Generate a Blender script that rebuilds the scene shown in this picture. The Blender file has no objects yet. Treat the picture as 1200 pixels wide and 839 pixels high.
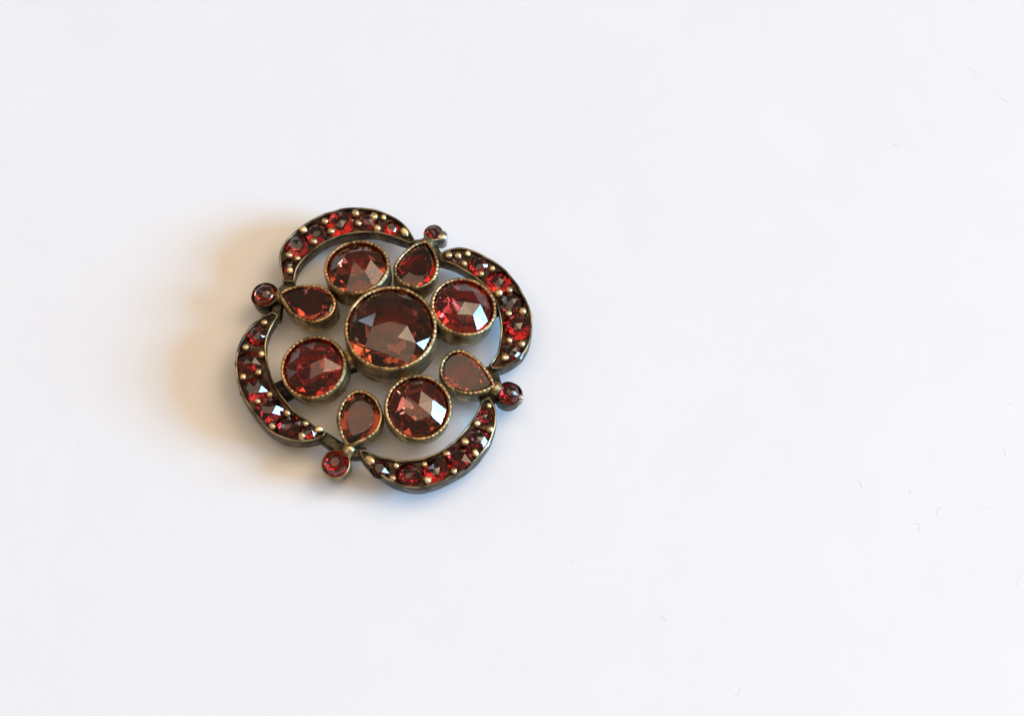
import bpy, bmesh, math, random
from mathutils import Vector, Matrix, noise

MM = 0.001
sc = bpy.context.scene

# ------------------------------------------------------------------ camera
cam = bpy.data.objects.new('camera', bpy.data.cameras.new('camera'))
sc.collection.objects.link(cam)
sc.camera = cam
cam.location = Vector((12.153, -118.353, 265.188)) * MM
cam.rotation_euler = (math.radians(24.0), 0, 0)
cam.data.lens = 100.0
cam.data.sensor_width = 36.0
cam.data.clip_start = 0.01
cam.data.clip_end = 20.0
cam.data.dof.use_dof = True
cam.data.dof.focus_distance = 0.2865
cam.data.dof.aperture_fstop = 32.0

# ------------------------------------------------------------------ light
world = bpy.data.worlds.new('World')
sc.world = world
world.use_nodes = True
bg = world.node_tree.nodes['Background']
bg.inputs['Color'].default_value = (1.0, 0.77, 0.56, 1)
bg.inputs['Strength'].default_value = 0.26


def area(name, loc, target, sx, sy, watts, color):
    L = bpy.data.lights.new(name, 'AREA')
    L.shape = 'RECTANGLE'
    L.size, L.size_y = sx, sy
    L.energy = watts
    L.color = color
    o = bpy.data.objects.new(name, L)
    sc.collection.objects.link(o)
    o.location = loc
    d = Vector(target) - Vector(loc)
    o.rotation_euler = d.to_track_quat('-Z', 'Y').to_euler()
    return o


# two panes of one window to the right, a warm room lamp up on the far right, the warm ceiling, a weak far window
area('window_light', (2.66, -0.31, 1.12), (0, 0, 0), 1.12, 0.80, 108.0, (0.29, 0.62, 1.0))
area('window_light', (2.77, -0.28, 0.73), (0, 0, 0), 1.12, 0.56, 46.0, (0.29, 0.62, 1.0))
area('room_lamp', (0.95, 0.45, 1.45), (0, 0, 0), 1.0, 1.0, 12.3, (1.0, 0.77, 0.53))
area('ceiling_light', (0.10, -0.10, 1.40), (0.10, -0.10, 0), 1.7, 1.5, 10.3, (1.0, 0.76, 0.52))
area('far_window_light', (-1.1, 0.75, 0.95), (0, 0, 0), 0.40, 0.4, 1.5, (0.72, 0.87, 1.0))

sc.view_settings.view_transform = 'Standard'
sc.view_settings.look = 'None'
sc.view_settings.exposure = -0.11
sc.view_settings.gamma = 1.0
sc.view_settings.use_curve_mapping = False
sc.cycles.max_bounces = 16
sc.cycles.transmission_bounces = 16
sc.cycles.glossy_bounces = 8
sc.cycles.sample_clamp_indirect = 6.0
sc.cycles.blur_glossy = 0.3

# ------------------------------------------------------------------ materials


def mat(name):
    m = bpy.data.materials.new(name)
    m.use_nodes = True
    nt = m.node_tree
    return m, nt, nt.nodes['Principled BSDF']


def coords(nt):
    return nt.nodes.new('ShaderNodeTexCoord').outputs['Object']


def noise_node(nt, scale, detail=4, rough=0.6):
    n = nt.nodes.new('ShaderNodeTexNoise')
    n.inputs['Scale'].default_value = scale
    n.inputs['Detail'].default_value = detail
    n.inputs['Roughness'].default_value = rough
    nt.links.new(coords(nt), n.inputs['Vector'])
    return n


def ramp(nt, src, stops):
    r = nt.nodes.new('ShaderNodeValToRGB')
    e = r.color_ramp.elements
    while len(e) < len(stops):
        e.new(0.5)
    for k, (p, c) in enumerate(stops):
        e[k].position = p
        e[k].color = (c[0], c[1], c[2], 1)
    nt.links.new(src, r.inputs['Fac'])
    return r


def metal(name, light, dark, rough, lo=0.35, hi=0.62, scale=700, bump=0.25):
    m, nt, b = mat(name)
    n = noise_node(nt, scale, 6, 0.65)
    r = ramp(nt, n.outputs['Fac'], [(lo, dark), (hi, light)])
    nt.links.new(r.outputs['Color'], b.inputs['Base Color'])
    b.inputs['Metallic'].default_value = 1.0
    rr = ramp(nt, n.outputs['Fac'], [(lo, (rough + .2,) * 3), (hi, (rough,) * 3)])
    nt.links.new(rr.outputs['Color'], b.inputs['Roughness'])
    n2 = noise_node(nt, scale * 3.2, 4, 0.6)
    bp = nt.nodes.new('ShaderNodeBump')
    bp.inputs['Strength'].default_value = bump
    bp.inputs['Distance'].default_value = 0.00008
    nt.links.new(n2.outputs['Fac'], bp.inputs['Height'])
    nt.links.new(bp.outputs['Normal'], b.inputs['Normal'])
    return m


M = {}
M['brass'] = metal('aged_brass', (0.52, 0.39, 0.20), (0.12, 0.085, 0.04), 0.34)
M['rim'] = metal('worn_gold_rim', (0.76, 0.53, 0.26), (0.15, 0.095, 0.04), 0.34, 0.38, 0.60)
M['dark'] = metal('oxidised_brass', (0.20, 0.18, 0.13), (0.03, 0.026, 0.02), 0.28, 0.40, 0.75)
M['wire'] = metal('worn_edge_brass', (0.50, 0.40, 0.24), (0.09, 0.075, 0.045), 0.30, 0.42, 0.62, 450)
M['black'] = metal('blackened_metal', (0.055, 0.045, 0.035), (0.012, 0.010, 0.008), 0.42, 0.35, 0.7, 900)
M['bed'] = metal('tarnished_bed', (0.13, 0.085, 0.06), (0.03, 0.02, 0.016), 0.40, 0.35, 0.7, 900)
M['bead'] = metal('gold_bead', (0.90, 0.67, 0.37), (0.55, 0.36, 0.15), 0.36, 0.25, 0.5, 900, 0.15)
M['silver'] = metal('tarnished_silver', (0.62, 0.58, 0.50), (0.22, 0.20, 0.15), 0.25)
M['cup'] = metal('collet_floor', (0.45, 0.30, 0.20), (0.20, 0.12, 0.07), 0.35, 0.35, 0.6, 500, 0.3)


def gem(name, col, ior=1.76, dens=0.0, vcol=(1, .2, .15)):
    m, nt, b = mat(name)
    b.inputs['Base Color'].default_value = (*col, 1)
    b.inputs['Transmission Weight'].default_value = 1.0
    b.inputs['IOR'].default_value = ior
    n = noise_node(nt, 1500, 3, 0.6)
    r = ramp(nt, n.outputs['Fac'], [(0.4, (0.0,) * 3), (0.75, (0.05,) * 3)])
    nt.links.new(r.outputs['Color'], b.inputs['Roughness'])
    if dens:
        v = nt.nodes.new('ShaderNodeVolumeAbsorption')
        v.inputs['Color'].default_value = (*vcol, 1)
        v.inputs['Density'].default_value = dens
        nt.links.new(v.outputs[0], nt.nodes['Material Output'].inputs['Volume'])
    return m


M['gem_dark'] = gem('garnet_brown_red', (0.33, 0.066, 0.030))
M['gem_mid'] = gem('garnet_red', (0.56, 0.032, 0.028))
M['gem_brown'] = gem('garnet_russet', (0.32, 0.045, 0.026))
M['gem_small'] = gem('garnet_deep_red', (0.32, 0.008, 0.009))
M['gem_wine'] = gem('garnet_wine', (0.20, 0.011, 0.016))
M['gem_amber'] = gem('garnet_amber_brown', (0.46, 0.075, 0.035))
M['gem_ruby'] = gem('garnet_bright_red', (0.50, 0.012, 0.014))

# white painted table top
m, nt, b = mat('white_table_paint')
n = noise_node(nt, 55, 9, 0.72)
r = ramp(nt, n.outputs['Fac'], [(0.25, (0.845, 0.848, 0.865)), (0.75, (0.880, 0.882, 0.897))])
nt.links.new(r.outputs['Color'], b.inputs['Base Color'])
n2 = noise_node(nt, 60, 5, 0.6)
r2 = ramp(nt, n2.outputs['Fac'], [(0.3, (0.30,) * 3), (0.7, (0.42,) * 3)])
nt.links.new(r2.outputs['Color'], b.inputs['Roughness'])
b.inputs['Specular IOR Level'].default_value = 0.4
n3 = noise_node(nt, 350, 4, 0.6)
bp = nt.nodes.new('ShaderNodeBump')
bp.inputs['Strength'].default_value = 0.12
bp.inputs['Distance'].default_value = 0.0002
nt.links.new(n3.outputs['Fac'], bp.inputs['Height'])
nt.links.new(bp.outputs['Normal'], b.inputs['Normal'])
M['table'] = m
m, nt, b = mat('grey_lint')
b.inputs['Base Color'].default_value = (0.58, 0.58, 0.60, 1)
b.inputs['Roughness'].default_value = 0.9
M['lint'] = m

# ------------------------------------------------------------------ mesh helpers (millimetres in, metres out)


def link(name, verts, faces, material, parent=None, smooth=True, sharp=None, loc=None, frame=None):
    me = bpy.data.meshes.new(name)
    me.from_pydata([tuple(Vector(v) * MM) for v in verts], [], faces)
    bmm = bmesh.new()
    bmm.from_mesh(me)
    bmesh.ops.recalc_face_normals(bmm, faces=bmm.faces)
    bmm.to_mesh(me)
    bmm.free()
    if smooth:
        for p in me.polygons:
            p.use_smooth = True
        if sharp:
            me.set_sharp_from_angle(angle=math.radians(sharp))
    me.materials.append(material)
    o = bpy.data.objects.new(name, me)
    sc.collection.objects.link(o)
    if parent:
        o.parent = parent
    if frame is not None:
        o.matrix_local = frame
    elif loc is not None:
        o.location = Vector(loc) * MM
    return o


def catmull(pts, n, closed=False):
    P = [Vector(p) for p in pts]
    N = len(P)
    segs = N if closed else N - 1
    dense = []
    for i in range(segs):
        g = (lambda k: P[k % N]) if closed else (lambda k: P[max(0, min(N - 1, k))])
        p0, p1, p2, p3 = g(i - 1), g(i), g(i + 1), g(i + 2)
        for s in range(16):
            t = s / 16
            dense.append(0.5 * ((2 * p1) + (p2 - p0) * t + (2 * p0 - 5 * p1 + 4 * p2 - p3) * t * t + (3 * p1 - p0 - 3 * p2 + p3) * t ** 3))
    dense.append(P[0].copy() if closed else P[-1].copy())
    L = [0]
    for a, c in zip(dense, dense[1:]):
        L.append(L[-1] + (c - a).length)
    out, j = [], 0
    cnt = n if closed else n - 1
    for k in range(n):
        d = L[-1] * k / cnt
        while j < len(L) - 2 and L[j + 1] < d:
            j += 1
        t = (d - L[j]) / max(1e-9, L[j + 1] - L[j])
        out.append(dense[j].lerp(dense[j + 1], min(1, t)))
    return out


def normals2(P):
    out, N = [], len(P)
    for i in range(N):
        a, c = (P[i] - P[i - 1]).normalized(), (P[(i + 1) % N] - P[i]).normalized()
        t = (a + c).normalized()
        k = min(2.2, 1 / max(0.3, t.dot(a)))
        out.append(Vector((t.y, -t.x)) * k)      # outward for ccw loops
    return out


def offset(P, d):
    return [p + n * d for p, n in zip(P, normals2(P))]


def sweep(P, profile, cap0=True, cap1=True, wob=0.0, seed=0):
    """Loops of the outline P, each pushed out by (offset, z) of the profile."""
    N = len(P)
    nn = normals2(P)
    V, F = [], []
    for k, (o, z) in enumerate(profile):
        for i in range(N):
            w = wob * noise.noise(Vector((P[i].x * .9, P[i].y * .9, seed + z * .6)))
            q = P[i] + nn[i] * (o + w)
            V.append((q.x, q.y, z + w * .6))
    for k in range(len(profile) - 1):
        for i in range(N):
            j = (i + 1) % N
            F.append((k * N + i, k * N + j, (k + 1) * N + j, (k + 1) * N + i))
    for flag, k in ((cap0, 0), (cap1, len(profile) - 1)):
        if flag:
            c = sum((Vector(V[k * N + i]) for i in range(N)), Vector()) / N
            V.append(tuple(c))
            for i in range(N):
                F.append((len(V) - 1, k * N + i, k * N + (i + 1) % N))
    return V, F


def beaded(P, inset, z, r, pitch, seed=0, depth=0.5):
    """A rolled rim pressed into small grains along the outline."""
    rnd = random.Random(seed)
    Q = offset(P, -inset)
    per = sum((Q[i] - Q[i - 1]).length for i in range(len(Q)))
    grains = int(per / pitch)
    S, C = grains * 6, 8
    Q = catmull(Q, S, True)
    nn = normals2(Q)
    ph = [rnd.uniform(0.45, 1.2) for _ in range(grains)]
    V, F = [], []
    for i in range(S):
        g = (i // 6) % grains
        f = abs(math.sin(math.pi * ((i % 6) + 0.0) / 6))
        worn = min(1, max(0.25, .75 + 1.3 * noise.noise(Vector((Q[i].x * .5, Q[i].y * .5, seed + 3)))))
        rr = r * (1 - depth * worn * (1 - min(1.1, ph[g]) * f ** 0.8))
        dz = 0.05 * noise.noise(Vector((Q[i].x, Q[i].y, seed)))
        sh = 0.04 * noise.noise(Vector((Q[i].x * 1.3, Q[i].y * 1.3, seed + 7)))
        for k in range(C):
            a = 2 * math.pi * k / C
            q = Q[i] + nn[i] * (math.cos(a) * rr + sh)
            V.append((q.x, q.y, z + dz + math.sin(a) * rr))
    for i in range(S):
        j = (i + 1) % S
        for k in range(C):
            l = (k + 1) % C
            F.append((i * C + k, j * C + k, j * C + l, i * C + l))
    return V, F


def hull(points):
    bm = bmesh.new()
    for p in points:
        bm.verts.new(p)
    bmesh.ops.convex_hull(bm, input=list(bm.verts))
    for v in [v for v in bm.verts if not v.link_faces]:
        bm.verts.remove(v)
    bm.verts.index_update()
    V = [tuple(v.co) for v in bm.verts]
    F = [tuple(v.index for v in f.verts) for f in bm.faces]
    bm.free()
    return V, F


def rose(R, rings, girdle, pav, seed, jit=0.03, turn0=0.0):
    """Rose-cut stone: rings of (radius, height, count, turn) above the girdle, pavilion rings below."""
    rnd = random.Random(seed)
    P = []
    for (r, z, n, turn) in rings + [(1, 0.0, girdle, 0), (1, -0.06, girdle, 0)] + pav:
        for k in range(n):
            a = 2 * math.pi * (k + turn) / n + rnd.uniform(-jit, jit) + math.radians(turn0)
            j = 1 + (rnd.uniform(-jit, jit) if 0 < r < 1 else 0)
            x = rnd.uniform(-jit, jit) * 2 if r == 0 else 0
            P.append((R * (r * j * math.cos(a) + x), R * (r * j * math.sin(a) + x * .5), R * z * (1 + (rnd.uniform(-jit, jit) if z > 0 else 0))))
    return hull(P)


def frame_of(c, n):
    n = Vector(n).normalized()
    u = (Vector((1, 0, 0)) - n * n.x).normalized()
    v = n.cross(u)
    mtx = Matrix((u, v, n)).transposed().to_4x4()
    mtx.translation = Vector(c) * MM
    return mtx


def circle(r, n):
    return [Vector((r * math.cos(2 * math.pi * k / n), r * math.sin(2 * math.pi * k / n))) for k in range(n)]


def tube(pts, radii, n=10):
    P = [Vector(p) for p in pts]
    V, F = [], []
    for i, p in enumerate(P):
        d = (P[min(i + 1, len(P) - 1)] - P[max(i - 1, 0)]).normalized()
        s = d.cross(Vector((0, 0, 1)))
        s = s.normalized() if s.length > 1e-4 else Vector((1, 0, 0))
        t = s.cross(d)
        for k in range(n):
            a = 2 * math.pi * k / n
            V.append(tuple(p + (s * math.cos(a) + t * math.sin(a)) * radii[i]))
    for i in range(len(P) - 1):
        for k in range(n):
            l = (k + 1) % n
            F.append((i * n + k, i * n + l, (i + 1) * n + l, (i + 1) * n + k))
    F.append(tuple(range(n)))
    F.append(tuple((len(P) - 1) * n + k for k in range(n)))
    return V, F


def bar(a, c, w, h):
    """A strip of metal with bevelled edges from a to c (top centre line)."""
    a, c = Vector(a), Vector(c)
    d = (c - a).normalized()
    s = d.cross(Vector((0, 0, 1))).normalized()
    t = s.cross(d)
    e = min(w, h) * .22
    prof = [(-w / 2 + e, 0), (w / 2 - e, 0), (w / 2, -e), (w / 2, -h + e), (w / 2 - e, -h), (-w / 2 + e, -h), (-w / 2, -h + e), (-w / 2, -e)]
    V = [tuple(q + s * x + t * y) for q in (a, c) for x, y in prof]
    F = [(k, (k + 1) % 8, 8 + (k + 1) % 8, 8 + k) for k in range(8)] + [tuple(range(8)), tuple(range(8, 16))]
    return V, F


# ------------------------------------------------------------------ the table
T = 700.0
G = 8
V = [(-T + 2 * T * i / G, -T + 2 * T * j / G, 0) for j in range(G + 1) for i in range(G + 1)]
F = [(j * (G + 1) + i, j * (G + 1) + i + 1, (j + 1) * (G + 1) + i + 1, (j + 1) * (G + 1) + i) for j in range(G) for i in range(G)]
table = link('table_top', V, F, M['table'], smooth=False)
table['kind'] = 'structure'

# ------------------------------------------------------------------ measured layout of the brooch, in millimetres
CENTER = (0.0, 0.0, 6.7)
ROUNDS = [('UL', -3.598, 7.4, 5.4, (-0.083, 0.172, 0.982)),
    ('R', 7.294, 2.96, 5.4, (0.177, 0.072, 0.982)),
    ('L', -7.696, -3.714, 5.4, (-0.172, -0.083, 0.982)),
    ('LO', 2.841, -8.063, 5.4, (0.063, -0.18, 0.982))]
TEARS = [('T1', (2.535, 7.702, 4.5), (0.044, 0.132, 0.99),
     [(0.937, 3.547), (-0.15, 3.176), (-1.073, 2.461), (-1.984, 1.311), (-2.457, 0.18), (-2.404, -0.809), (-1.922, -1.658), (-1.189, -2.191), (-0.257, -2.447), (0.566, -2.387), (1.28, -1.937), (1.888, -1.18), (2.185, -0.183), (2.17, 0.934), (1.843, 2.046), (1.521, 2.787)]),
    ('T2', (7.16, -3.944, 4.4), (0.046, -0.025, 0.999),
     [(3.448, -1.321), (2.809, 0.068), (2.009, 1.2), (1.075, 2.045), (0.008, 2.6), (-1.055, 2.508), (-1.846, 1.845), (-2.261, 0.832), (-2.292, -0.028), (-1.952, -0.95), (-1.285, -1.65), (-0.357, -2.132), (0.702, -2.326), (1.758, -2.164), (2.682, -1.791)]),
    ('T3', (-2.994, -8.419, 4.4), (-0.047, -0.131, 0.99),
     [(-1.14, -3.406), (0.43, -2.775), (1.344, -2.243), (2.058, -1.437), (2.347, -0.351), (2.229, 0.605), (1.687, 1.637), (0.883, 2.333), (-0.047, 2.619), (-0.97, 2.357), (-1.686, 1.613), (-2.197, 0.525), (-2.31, -0.565), (-2.093, -1.657), (-1.681, -2.613)]),
    ('T4', (-7.959, 3.678, 4.5), (-0.126, 0.058, 0.99),
     [(-3.788, 1.437), (-2.647, -0.594), (-1.801, -1.411), (-0.83, -2.006), (0.128, -2.252), (1.07, -2.059), (1.866, -1.508), (2.355, -0.631), (2.352, 0.434), (1.78, 1.389), (0.806, 2.068), (-0.431, 2.338), (-1.796, 2.28), (-2.88, 2.018)])]
CRESCENTS = [('C1',
     [(-11.139, 6.583), (-11.388, 7.547), (-11.585, 8.756), (-11.569, 9.872), (-11.234, 10.845), (-10.481, 11.918), (-9.365, 12.936), (-8.041, 13.878), (-6.591, 14.517), (-4.73, 14.971), (-3.324, 14.99), (-2.089, 14.833), (-0.815, 14.34), (0.453, 13.632), (1.308, 12.818), (1.91, 11.82), (2.182, 11.137)],
     [(-10.061, 6.583), (-9.888, 7.74), (-9.498, 8.64), (-8.749, 9.58), (-7.635, 10.611), (-6.509, 11.361), (-5.061, 11.889), (-3.963, 12.114), (-2.738, 12.211), (-1.51, 12.114), (-0.366, 11.772), (0.779, 11.381), (1.659, 10.991)],
     [(-10.679, 8.514, 0.603), (-9.872, 10.601, 1.076), (-7.991, 12.114, 0.99), (-5.523, 13.23, 1.248), (-2.676, 13.436, 0.861), (-0.257, 12.603, 0.689)],
     [(-10.639, 9.556, 1.0, 0.0), (-9.773, 9.197, 1.0, 0.0), (-10.505, 7.813, 1.0, 0.0), (-9.24, 12.382, 1.0, 0.0), (-8.161, 11.112, 1.0, 0.0), (-7.076, 13.382, 1.0, 0.0), (-6.416, 12.284, 1.0, 0.0), (-3.957, 14.325, 1.0, 0.0), (-3.634, 13.205, 1.0, 0.0), (-2.07, 13.951, 1.0, 0.0), (-1.058, 13.853, 1.0, 0.0), (-1.693, 12.617, 1.0, 0.0), (1.119, 12.138, 1.35, -50.0)]),
    ('C2',
     [(4.734, 9.677), (5.427, 10.183), (6.535, 10.406), (7.873, 10.222), (9.518, 9.386), (11.142, 8.223), (12.353, 6.775), (13.159, 5.429), (13.833, 3.945), (14.166, 2.466), (14.136, 0.994), (13.822, -0.415), (13.149, -1.603), (12.067, -2.495), (11.038, -3.011), (10.181, -3.058)],
     [(4.828, 8.998), (6.14, 8.562), (7.365, 7.837), (8.414, 7.016), (9.374, 6.102), (10.159, 4.95), (10.742, 3.61), (11.013, 2.086), (11.015, 0.757), (10.751, -1.0), (10.35, -1.979), (9.837, -2.636)],
     [(8.641, 8.417, 0.818), (10.736, 6.583, 1.119), (12.066, 4.375, 1.076), (12.619, 1.611, 1.248), (12.153, -1.226, 0.947), (6.134, 9.192, 0.344)],
     [(5.696, 9.507, 1.0, 0.0), (6.656, 9.459, 1.0, 0.0), (7.614, 9.75, 1.0, 0.0), (7.273, 8.615, 1.0, 0.0), (10.124, 8.006, 1.0, 0.0), (9.021, 7.426, 1.0, 0.0), (10.809, 5.252, 1.0, 0.0), (11.893, 5.626, 1.0, 0.0), (11.807, 3.015, 1.0, 0.0), (13.225, 3.205, 1.0, 0.0), (11.895, 0.016, 1.0, 0.0), (13.125, -0.4, 1.0, 0.0), (11.466, -1.869, 1.2, 40.0)]),
    ('C3',
     [(9.848, -6.155), (10.363, -7.11), (10.579, -8.22), (10.37, -9.694), (9.865, -11.116), (8.821, -12.669), (7.51, -13.897), (5.957, -14.859), (4.406, -15.574), (2.979, -15.89), (1.579, -15.754), (0.104, -15.167), (-1.177, -14.26), (-2.122, -13.443), (-2.817, -12.532), (-3.043, -11.893)],
     [(9.167, -6.554), (8.662, -7.813), (7.886, -9.142), (6.977, -10.337), (5.926, -11.391), (4.622, -12.213), (3.191, -12.806), (1.799, -12.988), (0.487, -12.897), (-0.828, -12.623), (-1.722, -12.304), (-2.408, -11.893)],
     [(9.345, -8.22, 0.732), (8.761, -10.704, 1.076), (6.911, -12.76, 1.162), (4.558, -14.079, 1.162), (1.864, -14.533, 1.076), (-0.931, -13.897, 0.818)],
     [(9.852, -7.187, 1.0, 0.0), (8.669, -9.071, 1.0, 0.0), (9.945, -9.687, 1.0, 0.0), (7.475, -10.999, 1.0, 0.0), (8.515, -12.242, 1.0, 0.0), (5.673, -12.315, 1.2, 10.0), (6.416, -14.144, 1.0, 0.0), (3.488, -13.445, 1.0, 0.0), (3.778, -15.096, 1.0, 0.0), (0.67, -13.617, 1.0, 0.0), (0.354, -14.869, 1.0, 0.0), (-1.917, -13.008, 1.5, -45.0)]),
    ('C4',
     [(-12.152, 3.191), (-13.339, 2.524), (-14.338, 1.516), (-15.186, 0.019), (-15.569, -1.414), (-15.63, -2.917), (-15.4, -4.414), (-14.863, -5.904), (-14.28, -6.879), (-13.289, -8.312), (-12.049, -9.74), (-10.705, -10.566), (-9.252, -10.933), (-7.939, -10.887), (-6.761, -10.566)],
     [(-11.578, 2.819), (-12.207, 1.516), (-12.57, 0.313), (-12.653, -1.0), (-12.382, -2.608), (-11.899, -4.199), (-11.258, -5.439), (-10.299, -6.832), (-9.347, -7.85), (-8.257, -8.727), (-7.215, -9.51), (-6.352, -10.015)],
     [(-13.639, 0.568, 0.861), (-14.369, -2.261, 0.99), (-13.657, -5.253, 1.076), (-12.127, -7.48, 1.119), (-10.194, -9.326, 1.076), (-8.138, -9.878, 0.646)],
     [(-12.883, 1.968, 1.0, 0.0), (-14.678, -0.777, 1.0, 0.0), (-13.052, -1.531, 1.0, 0.0), (-13.29, -3.501, 1.0, 0.0), (-14.812, -4.006, 1.0, 0.0), (-12.092, -5.926, 1.0, 0.0), (-13.26, -6.668, 1.0, 0.0), (-10.268, -7.964, 1.0, 0.0), (-11.718, -9.347, 1.0, 0.0), (-8.414, -9.071, 1.0, 0.0), (-8.738, -10.449, 1.0, 0.0), (-7.036, -9.715, 1.4, 20.0)])]
TIPS = [('P1', 4.092, 12.212, 3.6, 1.0, (4.93, 11.869, 3.7)),
    ('P2', 11.939, -5.768, 3.6, 1.28, (13.007, -6.09, 3.7)),
    ('P3', -5.312, -13.231, 3.4, 1.46, None),
    ('P4', -13.009, 5.189, 3.6, 1.4, None)]
MARKS = [(52.668, -19.351), (51.984, -14.989), (55.629, -16.722), (60.131, -16.813), (61.453, -11.312), (52.468, 4.273), (53.221, 24.116), (45.542, 35.714), (34.194, 23.301), (62.255, 32.572), (65.206, 29.249), (52.041, -18.446), (38.526, -27.825), (33.659, -36.094), (27.206, -28.617), (49.078, -33.937), (18.06, -22.407), (61.742, -25.171), (61.235, -32.202), (18.593, -10.294), (-13.779, -17.177), (-14.082, -31.418), (-31.489, -9.923), (-23.182, -7.69), (-36.892, -20.972), (-24.182, 21.272), (7.153, 31.01), (47.145, -14.531), (62.73, -5.442)]

# ------------------------------------------------------------------ the brooch
brooch = bpy.data.objects.new('brooch', None)
brooch.empty_display_size = 0.004
sc.collection.objects.link(brooch)
brooch['label'] = 'antique gilt metal brooch set with dark red garnets, lying on white table'
brooch['category'] = 'brooch'


def setting(name, P, height, depth_in, rim_r, pitch, frame, seed, lip=0.30, mat_wall='brass'):
    """A closed collet with its grained rim; local z = 0 is the top of the rim."""
    prof = [(-0.28, -height), (-0.10, -height), (-0.05, -height + .08), (-0.04, -height * .6), (-0.02, -.45), (0.0, -.22), (-.03, -.10), (-.10, -.03),
            (-.17, -.02), (-.24, -.06), (-.25, -.2), (-.25, -depth_in)]
    V, F = sweep(P, prof, True, True, 0.07, seed)
    o = link(name, V, F, M[mat_wall], brooch, True, 50, frame=frame)
    V, F = beaded(P, 0.22, -0.02, rim_r, pitch, seed)
    link('beaded_rim', V, F, M['rim'], o)
    return o


# large stone in the middle
rng = random.Random(5)
RC = 4.66
o = setting('large_round_setting', circle(RC, 96), 3.5, 3.2, 0.20, 0.50, frame_of(CENTER, (0, 0, 1)), 3)
V, F = rose(RC - .27, [(0, .40, 1, 0), (.40, .335, 7, 0), (.76, .19, 7, .5)], 14, [(.52, -.36, 5, .2), (.18, -.46, 3, .5)], 11, .03, -10)
g = link('gemstone', V, F, M['gem_dark'], o, False, loc=(0, 0, -.22))
g['label'] = 'largest brownish red rose-cut garnet'

# four round stones
for k, (key, x, y, z, nrm) in enumerate(ROUNDS):
    RR = 3.40
    o = setting('round_setting', circle(RR, 80), 2.35, 2.25, 0.19, 0.47, frame_of((x, y, z), nrm), 20 + k)
    V, F = rose(RR - .27, [(0, .43, 1, 0), (.50, .34, 6, 0)], 12, [(.55, -.34, 6, .25 * k), (.1, -.52, 3, .3)], 31 + k, .03, (8, -60, 25, -38)[k])
    link('gemstone', V, F, M['gem_amber' if k in (0, 3) else 'gem_mid'], o, False, loc=(0, 0, -.24))

# four pear-shaped stones
for k, (key, c, nrm, pts) in enumerate(TEARS):
    P = catmull(pts + [pts[0]], 85)[:-1]
    o = setting('pear_setting', P, 2.2, 1.5, 0.19, 0.47, frame_of(c, nrm), 50 + k)
    Q = offset(P, -.29)
    step = 5
    Q = [Q[i] for i in range(0, len(Q), step)]
    cx = sum((q for q in Q), Vector((0, 0))) / len(Q)
    ts = (0.62, 0.90, 0.68, 0.90)[k]
    sh = Vector(((0.25, 0.1), (0, 0), (.12, -.05), (0, 0))[k])
    pts3 = [(q.x, q.y, 0) for q in Q] + [(q.x, q.y, -.12) for q in Q]
    pts3 += [((cx + sh + (q - cx) * ts).x, (cx + sh + (q - cx) * ts).y, (.42, .13, .40, .13)[k]) for q in Q]
    pts3 += [((cx + (q - cx) * .55).x, (cx + (q - cx) * .55).y, -.85) for q in Q[::2]]
    V, F = hull(pts3)
    link('gemstone', V, F, M['gem_brown' if k != 0 else 'gem_small'], o, False, loc=(0, 0, -.20))

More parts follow.
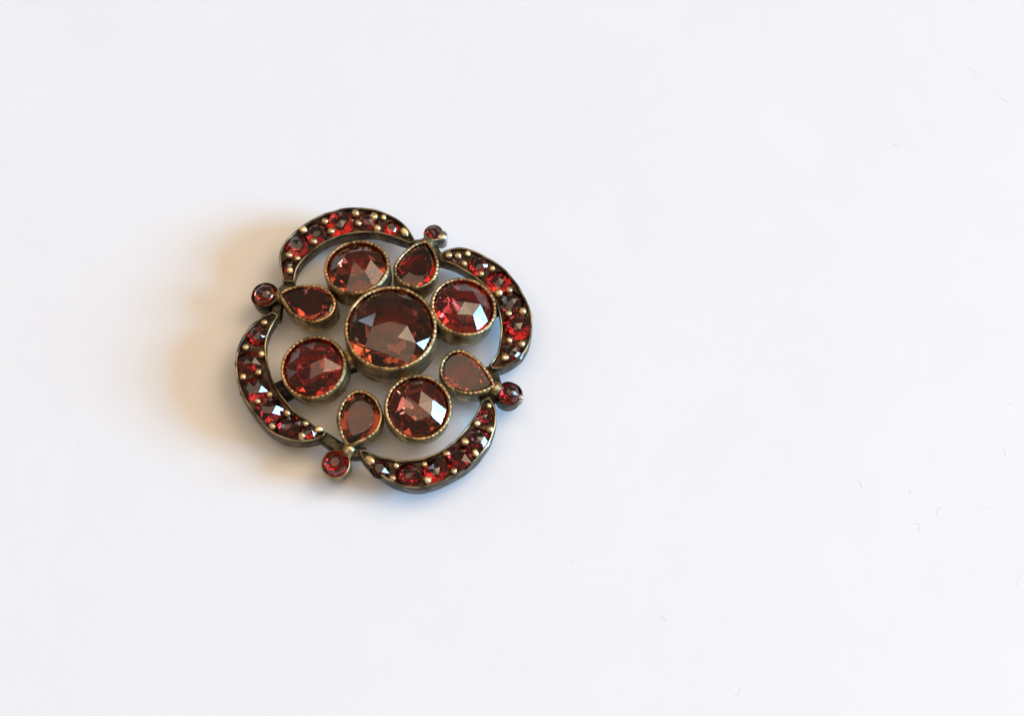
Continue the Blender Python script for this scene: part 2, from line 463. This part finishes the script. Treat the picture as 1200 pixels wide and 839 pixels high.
# four crescents set with small stones between beads
ZC, HC, RIM, FLOOR = 3.7, 1.9, 0.20, 1.5
bead_meshes = []
for q in range(4):
    bmb = bmesh.new()
    bmesh.ops.create_icosphere(bmb, subdivisions=3, radius=0.37 * MM)
    for v in bmb.verts:
        d = v.co.normalized()
        v.co *= 1 + .16 * noise.noise(d * 1.7 + Vector((q * 5, 0, 0))) + .05 * noise.noise(d * 5 + Vector((q * 3, 1, 0)))
        if v.co.z > .29 * MM:
            v.co.z = .29 * MM + (v.co.z - .29 * MM) * .35
    bm_ = bpy.data.meshes.new('bead')
    bmb.to_mesh(bm_)
    bmb.free()
    for p in bm_.polygons:
        p.use_smooth = True
    bm_.materials.append(M['bead'])
    bead_meshes.append(bm_)
gseed = 100
for k, (key, outer, inner, stones, beads) in enumerate(CRESCENTS):
    N = 56
    A, Bn = catmull(outer, N), catmull(inner, N)
    loop = A + Bn[::-1]
    area2 = sum(loop[i - 1].x * loop[i].y - loop[i].x * loop[i - 1].y for i in range(len(loop)))
    flip = area2 < 0
    if flip:
        loop = loop[::-1]
    nn = normals2(loop)
    prof = [(-.10, ZC - HC), (0, ZC - HC + .10), (.02, ZC - .7), (0.02, ZC - .12), (-.05, ZC - .05), (-RIM + .05, ZC - .05), (-RIM, ZC - .10), (-RIM, ZC - FLOOR)]
    V, F = sweep(loop, prof, False, False, 0.06, 80 + k)
    L = len(loop)
    for base in (0, (len(prof) - 1) * L):
        for i in range(N - 1):
            F.append((base + i, base + i + 1, base + L - 2 - i, base + L - 1 - i))
    o = link('crescent', V, F, M['dark'], brooch, True, 45)
    V, F = sweep(loop, [(.035, ZC - .14), (.035, ZC - .03), (-.03, ZC + .02), (-.11, ZC + .02), (-.15, ZC - .03), (-.15, ZC - .14), (.035, ZC - .14)], False, False, 0.06, 80 + k)
    link('rim_wire', V, F, M['wire'], o, True, 60)
    KS = 1.20
    NA, NB = 220, 18
    ia, ib = catmull(A, NA), catmull(Bn, NA)
    BV, BF = [], []
    for i in range(NA):
        w = (ib[i] - ia[i]).length
        m = min(.45, .17 / w)
        for j in range(NB):
            q = ia[i].lerp(ib[i], m + (1 - 2 * m) * j / (NB - 1))
            BV.append((q.x, q.y, ZC - .36 + .05 * noise.noise(Vector((q.x * 2, q.y * 2, k)))))
    for i in range(2, NA - 3):
        for j in range(NB - 1):
            f = (i * NB + j, i * NB + j + 1, (i + 1) * NB + j + 1, (i + 1) * NB + j)
            if not any(math.hypot(BV[v][0] - x, BV[v][1] - y) < R * KS * .93 for v in f for (x, y, R) in stones):
                BF.append(f)
    link('setting_bed', BV, BF, M['bed'], o, True)
    for s, (x, y, R) in enumerate(stones):
        gseed += 1
        r0 = random.Random(gseed)
        R *= KS * r0.uniform(.98, 1.05)
        dep = r0.uniform(.5, .85)
        V, F = rose(R, [(0, r0.uniform(.48, .56), 1, 0), (r0.uniform(.44, .54), r0.uniform(.39, .46), 6 if r0.random() < .7 else 5, 0)], 12 if r0.random() < .6 else 10,
                    [(r0.uniform(.45, .65), -dep * .5, r0.choice((4, 5, 6, 7)), r0.random()), (0, -dep, 1, 0)], gseed, .05, -58 + r0.uniform(-14, 14))
        mid = min(range(N), key=lambda n: ((A[n] + Bn[n]) / 2 - Vector((x, y))).length)
        ac = (Bn[mid] - A[mid])
        half = ac.length / 2 - .13
        ac.normalize()
        kc = max(1.0, min(1.22, half / R))        # stones fill the channel across its width
        for i, q in enumerate(V):
            t = Vector(q[:2])
            t = t + ac * t.dot(ac) * (kc - 1)
            V[i] = (t.x, t.y, q[2])
        tone = r0.random()
        g = link('gemstone', V, F, M['gem_ruby' if tone < .18 else 'gem_small' if tone < .66 else 'gem_wine'], o, False, loc=(x, y, ZC - .22 - .12 * (R < .8)))
        g.rotation_euler = (r0.uniform(-.14, .14), r0.uniform(-.14, .14), 0)
    for (x, y, st, ang) in beads:
        r0 = random.Random(int(x * 977 + y * 331))
        bo = bpy.data.objects.new('bead', r0.choice(bead_meshes))
        sc.collection.objects.link(bo)
        bo.parent = o
        bo.location = Vector((x, y, ZC + r0.uniform(-.02, .08))) * MM
        s = r0.uniform(.80, 1.12)
        bo.scale = (s * st * r0.uniform(.95, 1.1), s * r0.uniform(.92, 1.05), s * .9)
        bo.rotation_euler = (r0.uniform(-.4, .4), r0.uniform(-.4, .4), math.radians(ang) + (r0.uniform(-3, 3) if st == 1 else 0))

# the small round stones at the four corners
for k, (key, x, y, z, R, prong) in enumerate(TIPS):
    P = circle(R, 48)
    prof = [(-.25, -2.0), (-.06, -2.0), (-.02, -1.8), (0.0, -.6), (0.02, -.12), (-.03, -.02), (-.10, 0.0), (-.15, -.05), (-.16, -.2), (-.16, -.95)]
    V, F = sweep(P, prof, True, True, 0.07, 130 + k)
    o = link('corner_setting', V, F, M['silver' if k == 0 else 'brass' if k == 2 else 'dark'], brooch, True, 50, frame=frame_of((x, y, z), Vector((x, y, 0)).normalized() * .14 + Vector((0, 0, 1))))
    V, F = rose(R - .13, [(0, .74, 1, 0), (.36, .67, 6, .2), (.74, .43, 6, .7 + k)], 12, [(.55, -.35, 6, 0), (0, -.5, 1, 0)], 141 + k, .04)
    link('gemstone', V, F, M[('gem_small', 'gem_small', 'gem_small', 'gem_brown')[k]], o, k == 3, loc=(0, 0, -.18))
    if prong:
        q = Vector(prong) - Vector((x, y, z))
        rr = .62 if k == 0 else .38
        V, F = sweep(circle(rr, 28), [(-.1, -1.7), (0, -1.6), (0, -.3), (-.05, -.08), (-.18 * rr / .4, .02), (-.32 * rr / .4, .06)], True, True, .03, 3)
        link('prong', V, F, M['silver'], o, True, 60, loc=(q.x, q.y, q.z))

# bars that hold the settings together
for q, (key, x, y, z, nrm) in enumerate(ROUNDS):
    d = Vector((x, y, 0)).normalized()
    V, F = bar(d * 4.2 + Vector((0, 0, 4.6)), Vector((x, y, 4.4)) - d * 3.0, 1.5, 1.0)
    link('connecting_bar', V, F, M['brass'], brooch, False)
    if q in (1, 2):
        V, F = bar(Vector((x, y, 3.5)) + d * 2.8, Vector((x, y, 3.1)) + d * 4.9, 2.2, 1.2)
        link('connecting_bar', V, F, M['black'], brooch, False)
ends = {0: [], 1: [], 2: [], 3: []}
for (key, outer, inner, stones, beads) in CRESCENTS:
    for i in (0, -1):
        e = (Vector(outer[i]) + Vector(inner[i])) / 2
        t = min(range(4), key=lambda n: (Vector(TIPS[n][1:3]) - e).length)
        ends[t].append(e)
for t, (key, x, y, z, R, pr) in enumerate(TIPS):
    d = Vector((x, y, 0)).normalized()
    fr = frame_of(TEARS[t][1], TEARS[t][2])
    tip = (fr @ (Vector((*TEARS[t][3][0], -.75)) * MM)) / MM
    end = Vector((x, y, z - .75))
    end -= (end - tip).normalized() * (R - .12)
    V, F = tube([tip - (end - tip).normalized() * .5, tip, tip.lerp(end, .45), end], [.75, .75, .68, .72], 14)
    link('neck', V, F, M['brass'], brooch)
    J = tip.lerp(end, .35)
    J.z = 3.05
    for e in ends[t]:
        ee = Vector((e.x, e.y, 3.05))
        V, F = bar(J, ee + (ee - J).normalized() * .35, 1.3, 1.0)
        link('solder_joint', V, F, M['dark'], brooch, False)

# pin on the back
h = Vector((ROUNDS[1][1], ROUNDS[1][2], 0))
c = Vector((ROUNDS[2][1], ROUNDS[2][2], 0))
V, F = sweep([p + Vector(h.xy) for p in circle(.9, 24)], [(-.1, 0), (0, .1), (0, 3.3), (-.1, 3.4)])
link('pin_hinge', V, F, M['dark'], brooch, True, 40)
V, F = sweep([p + Vector(c.xy) for p in circle(.8, 24)], [(-.1, 0), (0, .1), (0, 3.3), (-.1, 3.4)])
link('pin_catch', V, F, M['dark'], brooch, True, 40)
V, F = tube([h + Vector((0, 0, .9)), (h + c) / 2 + Vector((0, 0, .85)), c + Vector((0, 0, .8)), c * 1.1 + Vector((0, 0, .8))], [.35, .32, .28, .05])
link('pin_stem', V, F, M['dark'], brooch)

# ------------------------------------------------------------------ lint and specks on the table
rnd = random.Random(9)
V, F = [], []
for n, (x, y) in enumerate(MARKS):
    right = x > 20
    if not right and n % 2:
        continue
    L = rnd.choice((.25, .3, .5, .9, 1.3, 2.0)) if right else rnd.choice((.15, .25, .4))
    a = rnd.uniform(0, math.pi)
    bend = rnd.uniform(-2.4, 2.4)
    w = rnd.uniform(.4, 1.0)
    p = Vector((x, y, .012))
    pts = []
    for i in range(8):
        pts.append(p.copy())
        p += Vector((math.cos(a), math.sin(a), 0)) * L / 7
        a += bend / 7 + rnd.uniform(-.25, .25)
    v, f = tube(pts, [w * q for q in (.006, .012, .017, .02, .02, .016, .012, .006)], 5)
    F += [tuple(i + len(V) for i in ff) for ff in f]
    V += v
for n in range(70):
    x, y = rnd.uniform(-40, 66), rnd.uniform(-36, 40)
    if Vector((x, y)).length < 17:
        continue
    r1 = rnd.choice((.02, .025, .03, .05))
    v, f = hull([(x + rnd.uniform(-r1, r1), y + rnd.uniform(-r1, r1), rnd.uniform(0, r1)) for _ in range(9)])
    F += [tuple(i + len(V) for i in ff) for ff in f]
    V += v
lint = link('lint', V, F, M['lint'])
lint['kind'] = 'stuff'
lint['label'] = 'faint grey lint and specks scattered on the white table'
lint['category'] = 'lint'
